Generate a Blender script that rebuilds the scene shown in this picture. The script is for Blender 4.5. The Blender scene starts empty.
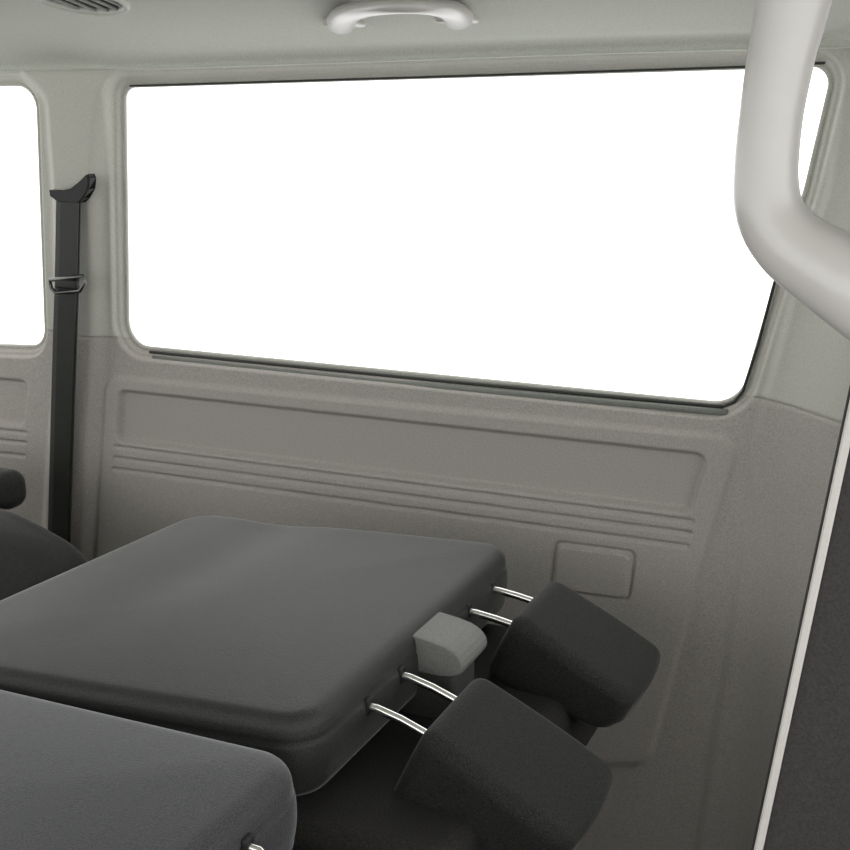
import bpy, bmesh, math, numpy as np
from mathutils import Vector, Matrix

scene = bpy.context.scene
scene.view_settings.view_transform = 'Standard'
scene.view_settings.look = 'None'

# ------------------------------------------------------------------ camera
FPX = 1186.0
C = np.array([0.0, 0.0, 1.20])
yaw = math.radians(25); pit = math.radians(15)
F = np.array([-math.sin(yaw)*math.cos(pit), math.cos(yaw)*math.cos(pit), -math.sin(pit)])
R = np.array([math.cos(yaw), math.sin(yaw), 0.0])
U = np.cross(R, F)
cam_d = bpy.data.cameras.new("camera"); cam = bpy.data.objects.new("camera", cam_d)
scene.collection.objects.link(cam); scene.camera = cam
cam_d.sensor_width = 36; cam_d.lens = FPX/850*36; cam_d.clip_start = 0.02
m = Matrix(((R[0],U[0],-F[0],C[0]),(R[1],U[1],-F[1],C[1]),(R[2],U[2],-F[2],C[2]),(0,0,0,1)))
cam.matrix_world = m

def ray(u, v):
    return F + R*(u-425)/FPX + U*(425-v)/FPX
def at_y(u, v, y):
    d = ray(u, v); return C + d*(y/d[1])
def at_z(u, v, z):
    d = ray(u, v); return C + d*((z-C[2])/d[2])

# ------------------------------------------------------------------ helpers
def sstep(a, b, x):
    t = np.clip((x-a)/(b-a), 0, 1); return t*t*(3-2*t)

def mat(name, col, rough=0.8, n_scale=300.0, n_amt=0.15, bump=0.1, metal=0.0, spec=0.3, sheen=0.0, sheen_tint=(1,1,1), sheen_rough=0.45):
    mt = bpy.data.materials.new(name); mt.use_nodes = True
    nt = mt.node_tree; bs = nt.nodes["Principled BSDF"]
    bs.inputs["Roughness"].default_value = rough
    bs.inputs["Metallic"].default_value = metal
    bs.inputs["Specular IOR Level"].default_value = spec
    if sheen:
        bs.inputs["Sheen Weight"].default_value = sheen
        bs.inputs["Sheen Roughness"].default_value = sheen_rough
        bs.inputs["Sheen Tint"].default_value = (*sheen_tint, 1)
    tc = nt.nodes.new("ShaderNodeTexCoord")
    nz = nt.nodes.new("ShaderNodeTexNoise"); nz.inputs["Scale"].default_value = n_scale
    nz.inputs["Detail"].default_value = 3
    nt.links.new(tc.outputs["Object"], nz.inputs["Vector"])
    rp = nt.nodes.new("ShaderNodeValToRGB")
    c = np.array(col)
    lo = np.clip(c*(1-n_amt), 0, 1); hi = np.clip(c*(1+n_amt), 0, 1)
    rp.color_ramp.elements[0].position = 0.3; rp.color_ramp.elements[1].position = 0.7
    rp.color_ramp.elements[0].color = (*lo, 1); rp.color_ramp.elements[1].color = (*hi, 1)
    nt.links.new(nz.outputs["Fac"], rp.inputs["Fac"])
    nt.links.new(rp.outputs["Color"], bs.inputs["Base Color"])
    if bump:
        bp = nt.nodes.new("ShaderNodeBump"); bp.inputs["Strength"].default_value = bump
        bp.inputs["Distance"].default_value = 0.002
        nt.links.new(nz.outputs["Fac"], bp.inputs["Height"])
        nt.links.new(bp.outputs["Normal"], bs.inputs["Normal"])
    return mt

M_low   = mat("grey_plastic_lower", (0.372, 0.350, 0.322), 0.72, 450, 0.20, 0.15)
M_up    = mat("light_trim_plastic", (0.462, 0.460, 0.412), 0.65, 450, 0.11, 0.05)
M_ceil  = mat("headliner_fabric", (0.46, 0.475, 0.42), 0.95, 400, 0.13, 0.1)
M_seat  = mat("seat_fabric", (0.016, 0.017, 0.015), 0.55, 600, 0.85, 0.35, spec=0.50, sheen=0.46, sheen_rough=0.28, sheen_tint=(0.97, 1.0, 0.94))
M_seatb = mat("seat_fabric_charcoal", (0.032, 0.032, 0.035), 0.58, 600, 0.75, 0.35, spec=0.46, sheen=0.46, sheen_tint=(0.96, 0.97, 1.0), sheen_rough=0.35)
M_head  = mat("headrest_fabric", (0.018, 0.018, 0.017), 0.80, 600, 0.80, 0.35, sheen=0.20, sheen_rough=0.3)
M_dark  = mat("dark_plastic", (0.015, 0.015, 0.015), 0.55, 300, 0.1, 0.05)
M_base  = mat("dark_base", (0.020, 0.019, 0.018), 0.85, 400, 0.5, 0.4)
M_belt  = mat("belt_webbing", (0.022, 0.024, 0.021), 0.5, 700, 0.3, 0.3)
M_belt2 = mat("belt_webbing_edge", (0.05, 0.053, 0.047), 0.5, 700, 0.3, 0.3)
M_chrome= mat("chrome", (0.86, 0.85, 0.83), 0.18, 50, 0.03, 0, metal=1.0)
M_steel = mat("steel", (0.12, 0.12, 0.115), 0.3, 50, 0.05, 0, metal=1.0)
M_outlet= mat("outlet_grey", (0.185, 0.185, 0.175), 0.55, 400, 0.15, 0.1)
M_brk   = mat("bracket_grey", (0.05, 0.05, 0.047), 0.7, 300, 0.2, 0.1)
M_hand  = mat("handle_plastic", (0.45, 0.435, 0.41), 0.28, 60, 0.01, 0, spec=0.7)
M_vent  = mat("vent_plastic", (0.45, 0.46, 0.41), 0.5, 60, 0.02, 0)
M_slat  = mat("vent_slat", (0.25, 0.25, 0.23), 0.5, 60, 0.02, 0)
M_floor = mat("floor_vinyl", (0.24, 0.225, 0.20), 0.85, 200, 0.2, 0.1)
M_seal  = mat("rubber_seal", (0.030, 0.033, 0.028), 0.6, 200, 0.1, 0)
M_seal2 = mat("sill_rubber", (0.17, 0.18, 0.16), 0.6, 200, 0.1, 0)
M_panel = mat("dark_panel", (0.038, 0.035, 0.034), 0.85, 500, 0.25, 0.1)
M_strip = mat("light_edge", (0.52, 0.50, 0.47), 0.6, 200, 0.03, 0)

glass = bpy.data.materials.new("clear_glass"); glass.use_nodes = True
nt = glass.node_tree; nt.nodes.clear()
o = nt.nodes.new("ShaderNodeOutputMaterial"); mx = nt.nodes.new("ShaderNodeMixShader")
tr = nt.nodes.new("ShaderNodeBsdfTransparent"); gl = nt.nodes.new("ShaderNodeBsdfGlossy")
gl.inputs["Roughness"].default_value = 0.02; mx.inputs[0].default_value = 0.04
nt.links.new(tr.outputs[0], mx.inputs[1]); nt.links.new(gl.outputs[0], mx.inputs[2]); nt.links.new(mx.outputs[0], o.inputs[0])

WLOC = {}
def mk(name, verts, faces, material, parent=None, smooth=True, label=None, category=None, kind=None, group=None, fixn=True):
    v = np.array(verts, dtype=float)
    c = (v.min(0)+v.max(0))/2
    me = bpy.data.meshes.new(name); me.from_pydata((v-c).tolist(), [], [list(map(int, f)) for f in faces]); me.update()
    if fixn:
        bm = bmesh.new(); bm.from_mesh(me); bmesh.ops.recalc_face_normals(bm, faces=bm.faces); bm.to_mesh(me); bm.free()
    ob = bpy.data.objects.new(name, me); scene.collection.objects.link(ob)
    me.materials.append(material)
    if smooth: me.shade_smooth()
    ob.location = c
    tags(ob, label, category, kind, group)
    if parent: setp(ob, parent)
    WLOC[ob.name] = Vector(c)
    return ob
def tags(ob, label=None, category=None, kind=None, group=None):
    if label: ob["label"] = label
    if category: ob["category"] = category
    if kind: ob["kind"] = kind
    if group: ob["group"] = group
def setp(ob, parent):
    ob.parent = parent
    ob.matrix_parent_inverse = Matrix.Translation(-WLOC[parent.name])
def empty(name, loc, label, category, group=None):
    e = bpy.data.objects.new(name, None); e.location = loc; e.empty_display_size = 0.05
    scene.collection.objects.link(e); WLOC[e.name] = Vector(loc)
    tags(e, label, category, None, group); return e

def round_poly(pts, rad, n=8):
    pts = [np.array(p, float) for p in pts]; out = []; N = len(pts)
    if not isinstance(rad, (list, tuple)): rad = [rad]*N
    for i in range(N):
        p = pts[i]; a = pts[i-1]-p; b = pts[(i+1) % N]-p
        la, lb = np.linalg.norm(a), np.linalg.norm(b); a /= la; b /= lb
        ang = math.acos(max(-1, min(1, float(a@b))))
        if ang > math.pi-0.02 or rad[i] <= 0: out.append(p); continue
        t = min(rad[i]/math.tan(ang/2), la*0.48, lb*0.48); r = t*math.tan(ang/2)
        bis = (a+b)/np.linalg.norm(a+b); cc = p+bis*(r/math.sin(ang/2))
        s = p+a*t-cc; e = p+b*t-cc
        a0 = math.atan2(s[1], s[0]); a1 = math.atan2(e[1], e[0]); d = a1-a0
        while d > math.pi: d -= 2*math.pi
        while d < -math.pi: d += 2*math.pi
        for k in range(n+1):
            q = a0+d*k/n; out.append(cc+r*np.array([math.cos(q), math.sin(q)]))
    return np.array(out)
def resample(poly, step):
    out = []
    N = len(poly)
    for i in range(N):
        a, b = poly[i], poly[(i+1) % N]; L = np.linalg.norm(b-a); k = max(1, int(math.ceil(L/step)))
        for j in range(k): out.append(a+(b-a)*j/k)
    return np.array(out)

def sdf_poly(X, Z, poly):
    d2 = np.full(X.shape, 1e9); inside = np.zeros(X.shape, bool); N = len(poly)
    for i in range(N):
        ax, az = poly[i]; bx, bz = poly[(i+1) % N]
        ex, ez = bx-ax, bz-az; L2 = ex*ex+ez*ez+1e-15
        t = np.clip(((X-ax)*ex+(Z-az)*ez)/L2, 0, 1)
        d2 = np.minimum(d2, (X-ax-t*ex)**2+(Z-az-t*ez)**2)
        if az != bz:
            cond = ((az > Z) != (bz > Z)) & (X < (bx-ax)*(Z-az)/(bz-az)+ax)
            inside ^= cond
    d = np.sqrt(d2); return np.where(inside, -d, d)
def dist_seg(X, Z, a, b):
    ex, ez = b[0]-a[0], b[1]-a[1]; L2 = ex*ex+ez*ez
    t = np.clip(((X-a[0])*ex+(Z-a[1])*ez)/L2, 0, 1)
    return np.sqrt((X-a[0]-t*ex)**2+(Z-a[1]-t*ez)**2)

def chaikin(P, k):
    for _ in range(k):
        Q = [P[0]]
        for i in range(len(P)-1): Q += [P[i]*0.75+P[i+1]*0.25, P[i]*0.25+P[i+1]*0.75]
        Q.append(P[-1]); P = Q
    return P
def tube(name, pts, r, material, parent=None, n=12, closed=False, flat=1.0, smooth_path=0, up=(0,0,1), **kw):
    P = [np.array(p, float) for p in pts]
    if not closed: P = chaikin(P, smooth_path)
    N = len(P); verts = []; faces = []
    rr = r if isinstance(r, (list, tuple)) else [r]*N
    if len(rr) != N: rr = list(np.interp(np.linspace(0,1,N), np.linspace(0,1,len(rr)), rr))
    up = np.array(up, float); prev = None
    for i in range(N):
        if closed: t = P[(i+1) % N]-P[i-1]
        else: t = P[min(i+1, N-1)]-P[max(i-1, 0)]
        t /= np.linalg.norm(t)+1e-12
        ref = up if prev is None else prev
        a = ref-t*(ref@t)
        if np.linalg.norm(a) < 1e-5:
            a = np.cross(t, [1, 0.3, 0.2])
        a /= np.linalg.norm(a); prev = a; b = np.cross(t, a)
        for k in range(n):
            q = 2*math.pi*k/n
            verts.append(P[i]+rr[i]*(a*math.cos(q)+b*math.sin(q)*flat))
    M = N if closed else N-1
    for i in range(M):
        j = (i+1) % N
        for k in range(n):
            faces.append((i*n+k, i*n+(k+1) % n, j*n+(k+1) % n, j*n+k))
    if not closed:
        faces.append(tuple(range(n))[::-1]); faces.append(tuple(range((N-1)*n, N*n)))
    return mk(name, verts, faces, material, parent, **kw)

def rbox_geo(size, r, deform=None, seg=6, rs=5):
    h = np.array(size)/2; 
    def axis(hh):
        rr = min(r, hh*0.999)
        e = [hh-rr+rr*math.tan(math.pi/4*k/rs) for k in range(rs+1)]
        inner = list(np.linspace(-(hh-rr), hh-rr, seg+1))
        return [-x for x in e[::-1]][:-1]+inner+e[1:]
    ax = [axis(x) for x in h]; verts = []; idx = {}; faces = []
    def vid(p):
        key = tuple(round(c, 6) for c in p)
        if key not in idx:
            q = np.array(p, float); rr = np.minimum(r, h*0.999)
            inner = np.clip(q, -(h-rr), h-rr); d = (q-inner)/rr
            nrm = np.linalg.norm(d)
            d = d/nrm if nrm > 0 else d
            idx[key] = len(verts); verts.append(inner+d*rr)
        return idx[key]
    for a in range(3):
        b, c = (a+1) % 3, (a+2) % 3
        for s in (-1, 1):
            for i in range(len(ax[b])-1):
                for j in range(len(ax[c])-1):
                    q = []
                    for (ii, jj) in ((i, j), (i+1, j), (i+1, j+1), (i, j+1)):
                        p = [0, 0, 0]; p[a] = s*h[a]; p[b] = ax[b][ii]; p[c] = ax[c][jj]; q.append(vid(p))
                    if len(set(q)) == 4: faces.append(q if s > 0 else q[::-1])
    V = np.array(verts)
    if deform is not None: V = deform(V)
    return V, faces
def rbox(name, center, size, r, material, parent=None, deform=None, rot=None, seg=6, rs=5, **kw):
    V, f = rbox_geo(size, r, deform, seg, rs)
    if rot is not None: V = V @ np.array(rot.to_3x3()).T
    return mk(name, V+np.array(center), f, material, parent, **kw)

def pad(name, corners, rad, z0, z1, fil, material, parent=None, crown=0.0, warp=None, **kw):
    """soft cushion slab with rounded plan and filleted edges"""
    base = resample(round_poly(corners, rad, 10), 0.02); N = len(base)
    cen = base.mean(0)
    area = sum(base[i][0]*base[(i+1) % N][1]-base[(i+1) % N][0]*base[i][1] for i in range(N))
    nr = []
    for i in range(N):
        t = base[(i+1) % N]-base[i-1]; t /= np.linalg.norm(t)
        n_ = np.array([t[1], -t[0]]) * (1 if area > 0 else -1); nr.append(n_)
    nr = np.array(nr)
    rings = []
    for s in (0.5, 0.8): rings.append((cen+(base-nr*fil-cen)*s, np.full(N, z0)))
    K = 7
    for k in range(K+1):
        q = math.pi/2*k/K; rings.append((base-nr*fil*(1-math.sin(q)), np.full(N, z0+fil*(1-math.cos(q)))))
    mid = 16
    for k in range(1, mid):
        f_ = k/mid; bul = 0.004*math.sin(math.pi*f_)-(0.0018 if k in (14,) else 0)
        rings.append((base+nr*bul, np.full(N, z0+fil+(z1-z0-2*fil)*f_)))
    for k in range(K+1):
        q = math.pi/2*k/K; rings.append((base-nr*fil*(1-math.cos(q)), np.full(N, z1-fil+fil*math.sin(q))))
    top = base-nr*fil
    for s in np.linspace(0.96, 0.04, 22):
        rings.append((cen+(top-cen)*s, np.full(N, z1+crown*(1-s**2.2))))
    verts = []; faces = []
    for xy, z in rings:
        for i in range(N): verts.append((xy[i][0], xy[i][1], z[i]))
    for r_ in range(len(rings)-1):
        for i in range(N):
            j = (i+1) % N; faces.append((r_*N+i, r_*N+j, (r_+1)*N+j, (r_+1)*N+i))
    faces.append(tuple(range(N))[::-1]); faces.append(tuple(range((len(rings)-1)*N, len(rings)*N)))
    V = np.array(verts)
    if warp is not None: V = warp(V)
    ob = mk(name, V, faces, material, parent, **kw)
    return ob

# ------------------------------------------------------------------ side wall
FZ = -0.36
def x1(z): return -0.335+0.19*np.clip(z-0.72, 0, 1)
def Y0(x, z):
    y = 2.0-0.10*np.clip(z-0.72, 0, 1)
    y = y-0.13*sstep(0, 0.20, x-x1(z)-0.02)
    return y
def wp(u, v, off=0.0):
    d = ray(u, v); lo, hi = 0.5, 6.0
    for _ in range(50):
        t = (lo+hi)/2; p = C+d*t
        if p[1] > Y0(p[0], p[2])+off: hi = t
        else: lo = t
    p = C+d*lo; return np.array([p[0], p[2]])
REC = 0.022
def wpoly(px, rad, off=0.0, n=8): return round_poly([wp(u, v, off) for u, v in px], rad, n)
W1 = wpoly([(124, 86), (745, 67), (836, 63), (806, 190), (774, 290), (740, 406), (127, 346)], [0.03, 0, 0.03, 0.3, 0.3, 0.06, 0.05], REC)
W2 = wpoly([(-190, 86), (37, 84), (45, 347), (-190, 340)], [0.03, 0.045, 0.045, 0.03], REC)
pocket = wpoly([(120, 388), (712, 452), (692, 514), (117, 442)], 0.022)
pocket2 = wpoly([(-190, 360), (29, 380), (24, 428), (-190, 408)], 0.02)
panel = wpoly([(106, 374), (744, 436), (728, 490), (692, 610), (650, 765), (85, 765)], 0.05)
cover = wpoly([(557, 541), (636, 551), (629, 599), (552, 589)], 0.012)
pillar = wpoly([(4, 60), (142, 60), (112, 100), (104, 200), (106, 345), (100, 480), (92, 600), (40, 600), (46, 480), (57, 345), (53, 200), (46, 100)], 0.035)
rpil = wpoly([(850, 40), (960, 40), (960, 900), (690, 900), (735, 610), (757, 430), (795, 290), (828, 190)], 0.03)
ribs = [(wp(118, 446), wp(692, 520)), (wp(117, 457), wp(691, 532)), (wp(116, 468), wp(688, 545)),
        (wp(-190, 412), wp(26, 433)), (wp(-190, 422), wp(25, 443)), (wp(-190, 434), wp(24, 456))]
zl = wp(85, 335)[1]; sr1 = wp(755, 398); sr2 = wp(835, 420)
def zseam(x):
    zr = sr1[1]+(x-sr1[0])*(sr2[1]-sr1[1])/(sr2[0]-sr1[0])
    return np.where(x < -1.0, zl, zr)

xs = np.arange(-2.75, 0.36, 0.0034)
zs = np.concatenate([np.arange(FZ, 0.30, 0.008), np.arange(0.30, 1.305, 0.0030)])
X, Z = np.meshgrid(xs, zs, indexing='ij')
for poly in (W1, W2):
    for _ in range(3):
        s = sdf_poly(X, Z, poly); e = 1e-4
        near = np.abs(s) < 0.0024
        xn, zn = X[near], Z[near]; sn = s[near]
        gx = (sdf_poly(xn+e, zn, poly)-sn)/e; gz = (sdf_poly(xn, zn+e, poly)-sn)/e
        X[near] = xn-gx*sn; Z[near] = zn-gz*sn
s1 = sdf_poly(X, Z, W1); s2 = sdf_poly(X, Z, W2); sw = np.minimum(s1, s2)
h = np.zeros_like(X)
h += 0.022*(1-sstep(-0.030, 0.010, sdf_poly(X, Z, pillar)))
h += 0.009*(1-sstep(-0.010, 0.012, sdf_poly(X, Z, rpil)))
sp = sdf_poly(X, Z, panel); h += 0.008*(1-sstep(-0.010, 0.003, sp))
p1 = sdf_poly(X, Z, pocket); h -= 0.016*(1-sstep(-0.011, 0.001, p1))
p2 = sdf_poly(X, Z, pocket2); h -= 0.013*(1-sstep(-0.010, 0.001, p2))
for a, b in ribs: h -= 0.0080*(1-sstep(0.0005, 0.0055, dist_seg(X, Z, a, b)))
cs = sdf_poly(X, Z, cover); h -= 0.007*(1-sstep(0, 0.0045, np.abs(cs)))
seam_d = np.abs(Z-zseam(X)); h -= 0.005*(1-sstep(0.0, 0.004, seam_d))*np.where((X < -1.3) | (X > -0.36), 1, 0)
k_ = 1-sstep(0.016, 0.024, sw)
k2 = 1-sstep(0.003, 0.014, sw)
h = h*(1-k_) - (0.011+(REC-0.011)*k2)*k_
Yw = Y0(X, Z)-h
nx, nz = X.shape
Xc = (X[:-1, :-1]+X[1:, 1:])/2; Zc = (Z[:-1, :-1]+Z[1:, 1:])/2
hole = (sdf_poly(Xc, Zc, W1) < 0) | (sdf_poly(Xc, Zc, W2) < 0)
upper = Zc > zseam(Xc)
Vall = np.stack([X, Yw, Z], -1).reshape(-1, 3)
I, J = np.meshgrid(np.arange(nx-1), np.arange(nz-1), indexing='ij')
def sub(name, mask, material, **kw):
    i = I[mask]; j = J[mask]
    f = np.stack([i*nz+j, (i+1)*nz+j, (i+1)*nz+j+1, i*nz+j+1], 1)
    used = np.unique(f); remap = -np.ones(len(Vall), int); remap[used] = np.arange(len(used))
    return mk(name, Vall[used], remap[f].tolist(), material, fixn=False, **kw)
sub("wall_side", (~hole) & (~upper), M_low, label="grey moulded plastic lower side panel with ribbed recess", kind="structure")
sub("trim_1", (~hole) & upper & (Xc < -0.95), M_up, label="light grey plastic cover of the pillar between two side windows", kind="structure")
sub("trim_2", (~hole) & upper & (Xc >= -0.95), M_up, label="light grey plastic cover of the curved corner pillar", kind="structure")

def window(name, poly, label):
    P = resample(poly, 0.01)
    c = P.mean(0); q = c+(P-c)*1.004
    v = [(p[0], float(Y0(p[0], p[1]))+REC+0.012, p[1]) for p in q]
    cy = float(Y0(c[0], c[1]))+REC+0.012
    v.append((c[0], cy, c[1])); n = len(q)
    f = [(i, (i+1) % n, n) for i in range(n)]
    ob = mk(name, v, f, glass, label=label, kind="structure", smooth=False)
    ring = [(p[0], float(Y0(p[0], p[1]))+REC+0.002, p[1]) for p in P]
    tube("window_frame", ring, 0.0042, M_up, ob, n=10, closed=True, up=(0, 1, 0), label="pale moulded window surround")
    return ob
w1o = window("window_1", W1, "wide clear side window glowing white with daylight")
window("window_2", W2, "clear side window beyond the belt pillar, white with daylight")
def wstrip(px, r, off, label, mt=None):
    pts = []
    Q = [wp(u, v, off) for u, v in px]
    for i in range(len(Q)-1):
        for k in range(8): pts.append(Q[i]+(Q[i+1]-Q[i])*k/8)
    pts.append(Q[-1])
    tube("window_seal", [(p[0], float(Y0(p[0], p[1]))+off, p[1]) for p in pts], r, mt or M_seal, w1o, n=8, up=(0, 1, 0), label=label)
wstrip([(153, 357), (440, 387), (728, 413)], [0.0042]*8+[0.0066]*9, REC-0.010, "grey green rubber ledge strip under the glass", M_seal2)
wstrip([(150, 352), (440, 381), (722, 407)], 0.0032, REC-0.006, "dark rubber seal along the sill")
wstrip([(722, 407), (734, 402), (743, 391), (758, 345), (773, 288), (787, 240)], 0.0026, REC-0.005, "dark rubber seal along the sloping edge")
wstrip([(130, 86), (430, 77), (745, 67), (825, 63)], 0.0020, REC-0.006, "thin dark seal along the top of the window")

cp = round_poly([p for p in [wp(560, 545), wp(632, 554), wp(626, 596), wp(556, 586)]], 0.010)
yy = 2.0-0.008
outer = [(p[0], yy, p[1]) for p in cp]; c0 = cp.mean(0); inn = [((c0+(p-c0)*0.95)[0], yy-0.005, (c0+(p-c0)*0.95)[1]) for p in cp]
n = len(cp); fcs = [(i, (i+1) % n, n+(i+1) % n, n+i) for i in range(n)]+[tuple(range(n, 2*n))]
mk("storage_cover", outer+inn, fcs, M_low, smooth=False, label="small rectangular grey cover set into the side panel", category="cover panel")

# ------------------------------------------------------------------ ceiling
prof = [(-0.15, 1.366), (0.9, 1.366), (1.3, 1.360), (1.5, 1.352), (1.65, 1.342), (1.78, 1.326), (1.86, 1.311), (1.905, 1.297), (1.922, 1.284), (1.926, 1.275), (1.922, 1.270), (1.960, 1.270)]
P = chaikin([np.array(p) for p in prof], 2)
xx = np.linspace(-2.75, 0.36, 120)
V = []
for x in xx:
    for p in P:
        pull = 0.12*float(sstep(0, 0.2, x+0.235+0.02)) * float(sstep(1.2, 1.93, p[0]))
        rise = 0.014*float(sstep(-1.6, -0.3, x))*float(sstep(1.85, 1.93, p[0]))
        V.append((x, p[0]-pull, p[1]+rise))
n = len(P)
fc = [(i*n+j, (i+1)*n+j, (i+1)*n+j+1, i*n+j+1) for i in range(len(xx)-1) for j in range(n-1)]
V2 = V+[(x, y, z+0.02) for x, y, z in V]; o_ = len(V)
fc2 = fc+[tuple(o_+k for k in f)[::-1] for f in fc]
mk("ceiling", V2, fc2, M_ceil, label="pale grey fabric headliner curving down to the side windows", kind="structure", fixn=False)

def slab(name, x0, x1_, y0, y1, z0, z1, material, label):
    v = [(x, y, z) for z in (z0, z1) for y in (y0, y1) for x in (x0, x1_)]
    return mk(name, v, [(0, 1, 3, 2), (4, 5, 7, 6), (0, 1, 5, 4), (2, 3, 7, 6), (0, 2, 6, 4), (1, 3, 7, 5)], material, smooth=False, label=label, kind="structure")
slab("floor", -2.75, 0.40, -0.15, 2.01, FZ-0.03, FZ, M_floor, "grey vinyl load floor")
slab("shade_wall_near", -2.75, 0.40, -0.19, -0.15, FZ-0.03, 0.62, M_low, "unseen grey panel on the opposite side, added to block low light")  # unseen low wall behind the camera, added to keep seat sides dark
slab("shade_wall_rear", 0.36, 0.40, -0.15, 2.01, FZ, 0.42, M_low, "unseen grey panel at the tailgate end, added to block low light")  # unseen panel closing the rear, added to darken seat sides and lower right wall
slab("shade_wall_front", -2.79, -2.75, -0.15, 2.01, FZ-0.03, 0.60, M_low, "unseen grey panel toward the cab, added to block low light")  # unseen panel partly closing the front, put in to hold back low light

# ------------------------------------------------------------------ ceiling grab handle
def ceil_z(y): return float(np.interp(y, [p[0] for p in P], [p[1] for p in P]))
gh = empty("grab_handle", at_y(400, 14, 1.66), "pale plastic grab handle on the headliner above the window", "grab handle")
def cpt(u, v, drop):
    d = ray(u, v); lo, hi = 0.5, 1.95/ d[1]
    for _ in range(40):
        t = (lo+hi)/2; p = C+d*t
        if p[2] > ceil_z(p[1])-drop: hi = t
        else: lo = t
    return C+d*lo
pts = [cpt(u, v, dr) for u, v, dr in [(342, 24, 0.000), (341, 19, 0.010), (349, 12, 0.018), (372, 7.5, 0.025), (400, 5.5, 0.028), (428, 6, 0.026), (449, 9, 0.020), (458, 15, 0.010), (458, 19, 0.000)]]
tube("grip", pts, [0.016, 0.0155, 0.0135, 0.0105, 0.0098, 0.0105, 0.0135, 0.0155, 0.016], M_hand, gh, n=18, smooth_path=3, flat=1.5)
for (u, v) in ((344, 22), (457, 18)):
    p = cpt(u, v, 0.003); rbox("mount", p, (0.056, 0.055, 0.015), 0.007, M_hand, gh, seg=2, rs=4)

vp_ = cpt(80, -1, 0.013)
vt = empty("ceiling_vent", tuple(vp_), "round pale grey air vent with dark slats set in the headliner", "air vent")
va, vb = 0.062, 0.062
def vz(y, o_=0.0): return vp_[2]-0.20*(y-vp_[1])+o_
ringp = [(vp_[0]+va*math.cos(t), vp_[1]+vb*math.sin(t), vz(vp_[1]+vb*math.sin(t))) for t in np.linspace(0, 2*math.pi, 48, endpoint=False)]
tube("vent_ring", ringp, 0.0055, M_vent, vt, n=10, closed=True, up=(0, 0, 1))
for k in range(5):
    xv = -0.040+k*0.020; hw = (vb-0.004)*math.sqrt(max(0, 1-(xv/(va-0.002))**2))
    V_, f_ = rbox_geo((0.006, 2*hw, 0.004), 0.0018, None, 1, 2)
    V_ = V_+np.array([vp_[0]+xv, vp_[1], 0]); V_[:, 2] += vz(V_[:, 1], 0.000)
    mk("slat", V_, f_, M_slat, vt)
tt = np.linspace(0, 2*math.pi, 32, endpoint=False)
dv = [(vp_[0]+va*math.cos(t), vp_[1]+vb*math.sin(t), vz(vp_[1]+vb*math.sin(t), 0.003)) for t in tt]
dv2 = [(vp_[0]+va*math.cos(t), vp_[1]+vb*math.sin(t), vz(vp_[1]+vb*math.sin(t), 0.012)) for t in tt]
mk("vent_back", dv+dv2, [tuple(range(32)), tuple(range(32, 64))]+[(i, (i+1) % 32, 32+(i+1) % 32, 32+i) for i in range(32)], M_dark, vt, smooth=False)

# ------------------------------------------------------------------ seat belt
yb = 1.945
sb = empty("seat_belt", at_y(62, 535, yb), "black seat belt hanging from its pillar guide", "seat belt")
cl = [(69, 194, 1.922), (68, 240, 1.924), (67, 285, 1.927), (65, 340, 1.937), (63, 400, 1.946), (61, 470, 1.955), (59, 540, 1.96), (58, 575, 1.96)]
def strap(name, cl, w, th, material, parent):
    pc = [at_y(u, v, y) for u, v, y in cl]; v = []; f = []
    for p in pc:
        for dx, dy in ((-w/2, -th/2), (w/2, -th/2), (w/2, th/2), (-w/2, th/2)):
            v.append((p[0]+dx, p[1]+dy, p[2]))
    for i in range(len(pc)-1):
        for k in range(4): f.append((i*4+k, i*4+(k+1) % 4, (i+1)*4+(k+1) % 4, (i+1)*4+k))
    f += [(0, 1, 2, 3), tuple(range(len(pc)*4-4, len(pc)*4))]
    return mk(name, v, f, material, parent, smooth=False)
strap("webbing", cl, 0.064, 0.003, M_belt2, sb)
strap("webbing", [(u+1, v, y-0.007) for u, v, y in cl[:]], 0.046, 0.003, M_belt, sb)
gpx = [(49, 190), (60, 191), (72, 188), (81, 181), (88, 174), (90, 178), (89, 189), (84, 198), (79, 203), (58, 202), (50, 196)]
g0 = [at_y(u, v, 1.915) for u, v in gpx]; cg = np.mean(g0, 0)
g = [tuple(cg+(p-cg)*0.93-np.array([0, 0.004, 0])) for p in g0]+[tuple(p) for p in g0]+[(p[0], 1.934, p[2]) for p in g0]; n = len(g0)
mk("belt_guide", g, [tuple(range(n)), tuple(range(2*n, 3*n))]+[(i, (i+1) % n, n+(i+1) % n, n+i) for i in range(2*n) if (i % n) != n-1]+[(n-1, 0, n, 2*n-1), (2*n-1, n, 2*n, 3*n-1)], M_dark, sb, smooth=False)
tong = [at_y(u, v, 1.910) for u, v in [(50, 280), (83, 276), (85, 283), (80, 291), (56, 293), (51, 288)]]
tube("belt_tongue", tong, 0.0042, M_steel, sb, n=8, closed=True, up=(0, 1, 0), label="dark steel belt tongue")
rbox("tongue_grip", at_y(67, 284, 1.912), (0.056, 0.012, 0.020), 0.005, M_dark, sb, seg=1, rs=3)

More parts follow.
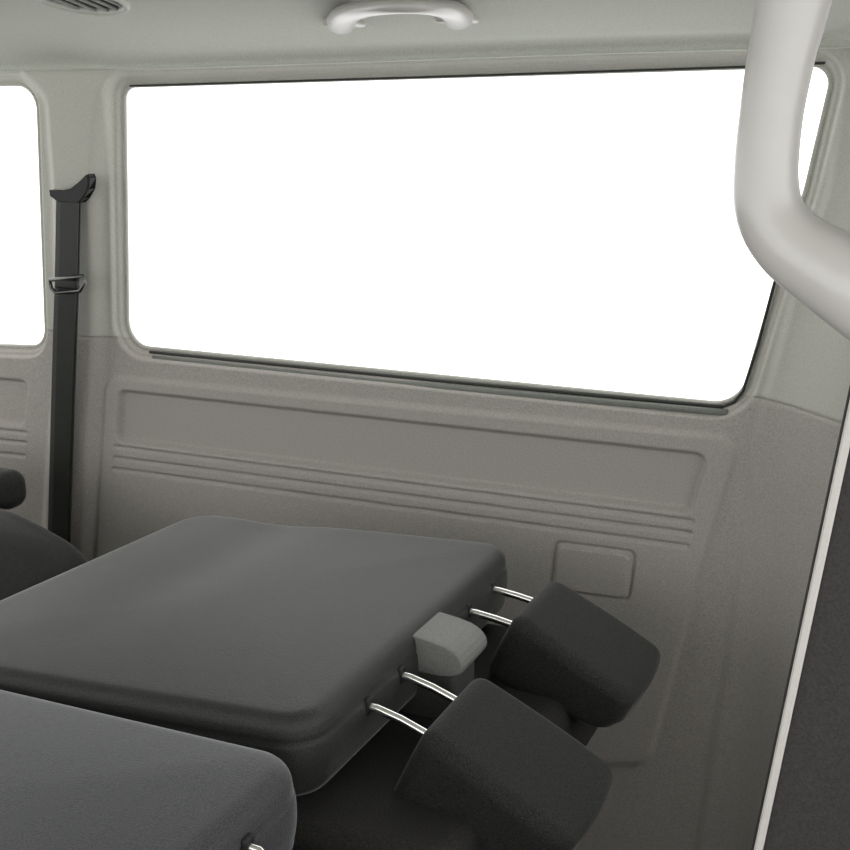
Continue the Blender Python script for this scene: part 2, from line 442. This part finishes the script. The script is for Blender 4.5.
# ------------------------------------------------------------------ seats
def headrest(parent, yc, xa, za, tilt=26, half=0.048, L=0.216, W=0.190, T=0.118, xr=-0.655, zp=0.454, deep=0.072, pr=0.0058):
    rot = Matrix.Rotation(math.radians(tilt), 4, 'Y')
    def df(V):
        V = V.copy(); s = np.clip((V[:, 0]/L)+0.5, 0, 1)       # 0 post end, 1 tip
        yn = V[:, 1]/(W/2)
        zz = V[:, 2]/(T/2)
        V[:, 1] *= 0.95+0.09*np.sin(s*math.pi*0.7)-0.03*np.clip(s-0.75, 0, 1)*4*0.6+0.03*np.clip(-zz, 0, 1)
        top = 0.053-0.004*s**2
        bot = -(deep-(deep-0.026)*s)
        V[:, 2] = np.where(zz > 0, zz*top, -zz*bot)
        V[:, 2] -= 0.003*yn**2*np.where(zz > 0, 1, 0)
        V[:, 0] -= 0.008*yn**2*np.where(s > 0.5, 1, 0)
        V[:, 0] += np.where(zz < 0, 0.014*zz*np.where(s > 0.5, 1, -0.2), 0)
        return V
    dirx = np.array([math.cos(math.radians(tilt)), 0, -math.sin(math.radians(tilt))])
    cen = np.array([xa, yc, za])+dirx*(L/2)
    hr = rbox("headrest", cen, (L, W, T), 0.021, M_head, parent, deform=df, rot=rot, seg=10, rs=6, label="dark fabric headrest on chrome posts")
    for s in (-1, 1):
        y = yc+s*half
        tube("headrest_post", [(xr-0.02, y, zp), (xr+0.03, y, zp-0.002), (xa+0.035, y, za+0.006)], pr, M_chrome, hr, n=12, smooth_path=1, label="chrome headrest post")
        rbox("post_sleeve", (xr+0.003, y, zp), (0.010, 0.018, 0.024), 0.0045, M_dark, hr, seg=1, rs=3)
    return hr

def box_legs(parent, x0, x1_, y0, y1, z0, z1, name="base_frame"):
    return rbox(name, ((x0+x1_)/2, (y0+y1)/2, (z0+z1)/2), (x1_-x0, y1-y0, z1-z0), 0.02, M_base, parent, seg=2, rs=3)

s1e = empty("car_seat", (-0.95, 1.38, FZ), "wide black fabric seat with backrest folded flat beside the side wall", "car seat")
def warp1(V):
    V = V.copy(); x, y = V[:, 0], V[:, 1]
    top = V[:, 2] > 0.47
    V[:, 2] -= np.where(top, 0.006*np.exp(-((x+1.06)/0.07)**2)*np.clip((y-1.1)/0.3, 0, 1), 0)
    return V
pad("backrest", [(-1.285, 1.00), (-0.655, 1.080), (-0.650, 1.755), (-1.235, 1.665)], [0.06, 0.055, 0.045, 0.07], 0.385, 0.498, 0.024, M_seat, s1e, crown=0.006, warp=warp1)
pad("seat_cushion", [(-1.25, 1.03), (-0.47, 1.08), (-0.47, 1.74), (-1.22, 1.70)], 0.05, 0.22, 0.365, 0.03, M_base, s1e)
box_legs(s1e, -1.2, -0.56, 1.08, 1.68, FZ, 0.235)
headrest(s1e, 1.602, -0.584, 0.434)
headrest(s1e, 1.272, -0.576, 0.418, L=0.230, W=0.196, deep=0.082)
# belt outlet: side profile (x, z), extruded in y with bevelled sides
op = chaikin([np.array(p) for p in [(-0.690, 0.434), (-0.690, 0.484), (-0.682, 0.492), (-0.612, 0.484), (-0.590, 0.474), (-0.580, 0.460), (-0.583, 0.446), (-0.594, 0.438), (-0.620, 0.434)]], 1)
oc = np.mean(op, 0); ov = []; of = []; n = len(op)
for yv, sc in ((1.370, 0.90), (1.3705, 0.95), (1.374, 0.99), (1.379, 1.0), (1.453, 1.0), (1.458, 0.99), (1.4615, 0.95), (1.462, 0.90)):
    for p in op:
        q = oc+(p-oc)*sc; ov.append((q[0], yv, q[1]))
for r_ in range(7):
    for i in range(n): of.append((r_*n+i, r_*n+(i+1) % n, (r_+1)*n+(i+1) % n, (r_+1)*n+i))
of += [tuple(range(n)), tuple(range(7*n, 8*n))]
bo = mk("belt_outlet", ov, of, M_outlet, s1e, smooth=False, label="grey plastic belt outlet block with rounded end")
rbox("outlet_bracket", (-0.640, 1.416, 0.395), (0.086, 0.082, 0.082), 0.010, M_brk, s1e, seg=2, rs=3)

s2e = empty("car_seat.001", (-0.95, 0.75, FZ), "single charcoal fabric seat with backrest folded flat", "car seat")
pad("backrest", [(-1.30, 0.48), (-0.622, 0.50), (-0.616, 1.022), (-1.25, 0.997)], [0.06, 0.05, 0.055, 0.06], 0.385, 0.503, 0.026, M_seatb, s2e, crown=0.008)
pad("seat_cushion", [(-1.25, 0.50), (-0.60, 0.52), (-0.60, 0.98), (-1.22, 0.97)], 0.05, 0.20, 0.38, 0.03, M_base, s2e)
box_legs(s2e, -1.2, -0.64, 0.54, 0.96, FZ, 0.215)
headrest(s2e, 0.838, -0.565, 0.372, xr=-0.619, half=0.05, W=0.17, zp=0.467, L=0.18, pr=0.0048)

s3e = empty("car_seat.002", (-1.75, 1.42, FZ), "black fabric seat of the next row, partly hidden", "car seat")
def warp3(V):
    V = V.copy(); V[:, 2] -= np.where(V[:, 2] > 0.3, 0.50*np.clip(V[:, 0]+1.66, 0, 1)**1.3, 0); return V
pad("backrest", [(-2.1, 1.0), (-1.42, 1.05), (-1.42, 1.66), (-2.1, 1.66)], 0.10, 0.24, 0.450, 0.05, M_head, s3e, crown=0.03, warp=warp3)
box_legs(s3e, -2.05, -1.49, 1.1, 1.62, FZ, 0.27)
rbox("armrest", (-1.865, 1.71, 0.455), (0.34, 0.07, 0.08), 0.03, M_head, s3e, seg=3, rs=5)

# ------------------------------------------------------------------ near pillar and handle
sl = (0.118-0.076)/(1.011-0.60)
def ex(z): return -0.066+(z-1.011)*sl-0.004*(1-z)
v = []
for y in (0.90, 0.97):
    for z in (FZ, 1.36): v += [(ex(z), y, z), (0.36, y, z)]
mk("trim_3", v, [(0, 1, 3, 2), (4, 5, 7, 6), (0, 2, 6, 4), (1, 3, 7, 5), (0, 1, 5, 4), (2, 3, 7, 6)], M_panel, smooth=False,
   label="dark textured panel of the door opening pillar", kind="structure")
def vslab(name, x_off, w_, y0, y1, material, label):
    v = []
    for z in (FZ, 1.358):
        for x, y in ((ex(z)+x_off, y0+0.002), (ex(z)+x_off+0.0015, y0), (ex(z)+x_off+w_-0.0015, y0), (ex(z)+x_off+w_, y0+0.002), (ex(z)+x_off+w_, y1), (ex(z)+x_off, y1)):
            v.append((x, y, z))
    mk(name, v, [tuple(range(6)), tuple(range(6, 12))]+[(i, (i+1) % 6, 6+(i+1) % 6, 6+i) for i in range(6)], material, smooth=False, label=label, kind="structure")
vslab("trim_4", -0.007, 0.0070, 0.894, 0.899, M_strip, "flat light grey edge strip along the dark pillar panel")
vslab("trim_5", -0.0092, 0.0026, 0.897, 0.930, M_seal, "black rubber seal beside the light edge strip")

g2 = empty("grab_handle.001", at_y(850, 285, 0.86), "large pale plastic grab handle beside the door pillar", "grab handle")
hp = [at_y(u, v_, y) for u, v_, y in [(814, -118, 0.86), (804, -60, 0.86), (794, 0, 0.86), (780, 60, 0.86), (770, 120, 0.86), (765, 175, 0.86), (768, 215, 0.86), (790, 245, 0.86), (822, 266, 0.86), (855, 286, 0.86), (890, 308, 0.87), (915, 325, 0.90)]]
tube("grip", hp, [0.029, 0.027, 0.0255, 0.0225, 0.0212, 0.0215, 0.0232, 0.0258, 0.0285, 0.032, 0.035, 0.037], M_hand, g2, n=40, smooth_path=3, up=(0, 1, 0), flat=1.0)
rbox("mount", at_y(915, 318, 0.885), (0.07, 0.04, 0.10), 0.018, M_hand, g2, seg=2, rs=4)

# ------------------------------------------------------------------ light
w = bpy.data.worlds.new("world"); scene.world = w; w.use_nodes = True
bg = w.node_tree.nodes["Background"]; bg.inputs[0].default_value = (1.0, 1.0, 1.0, 1); bg.inputs[1].default_value = 2.2
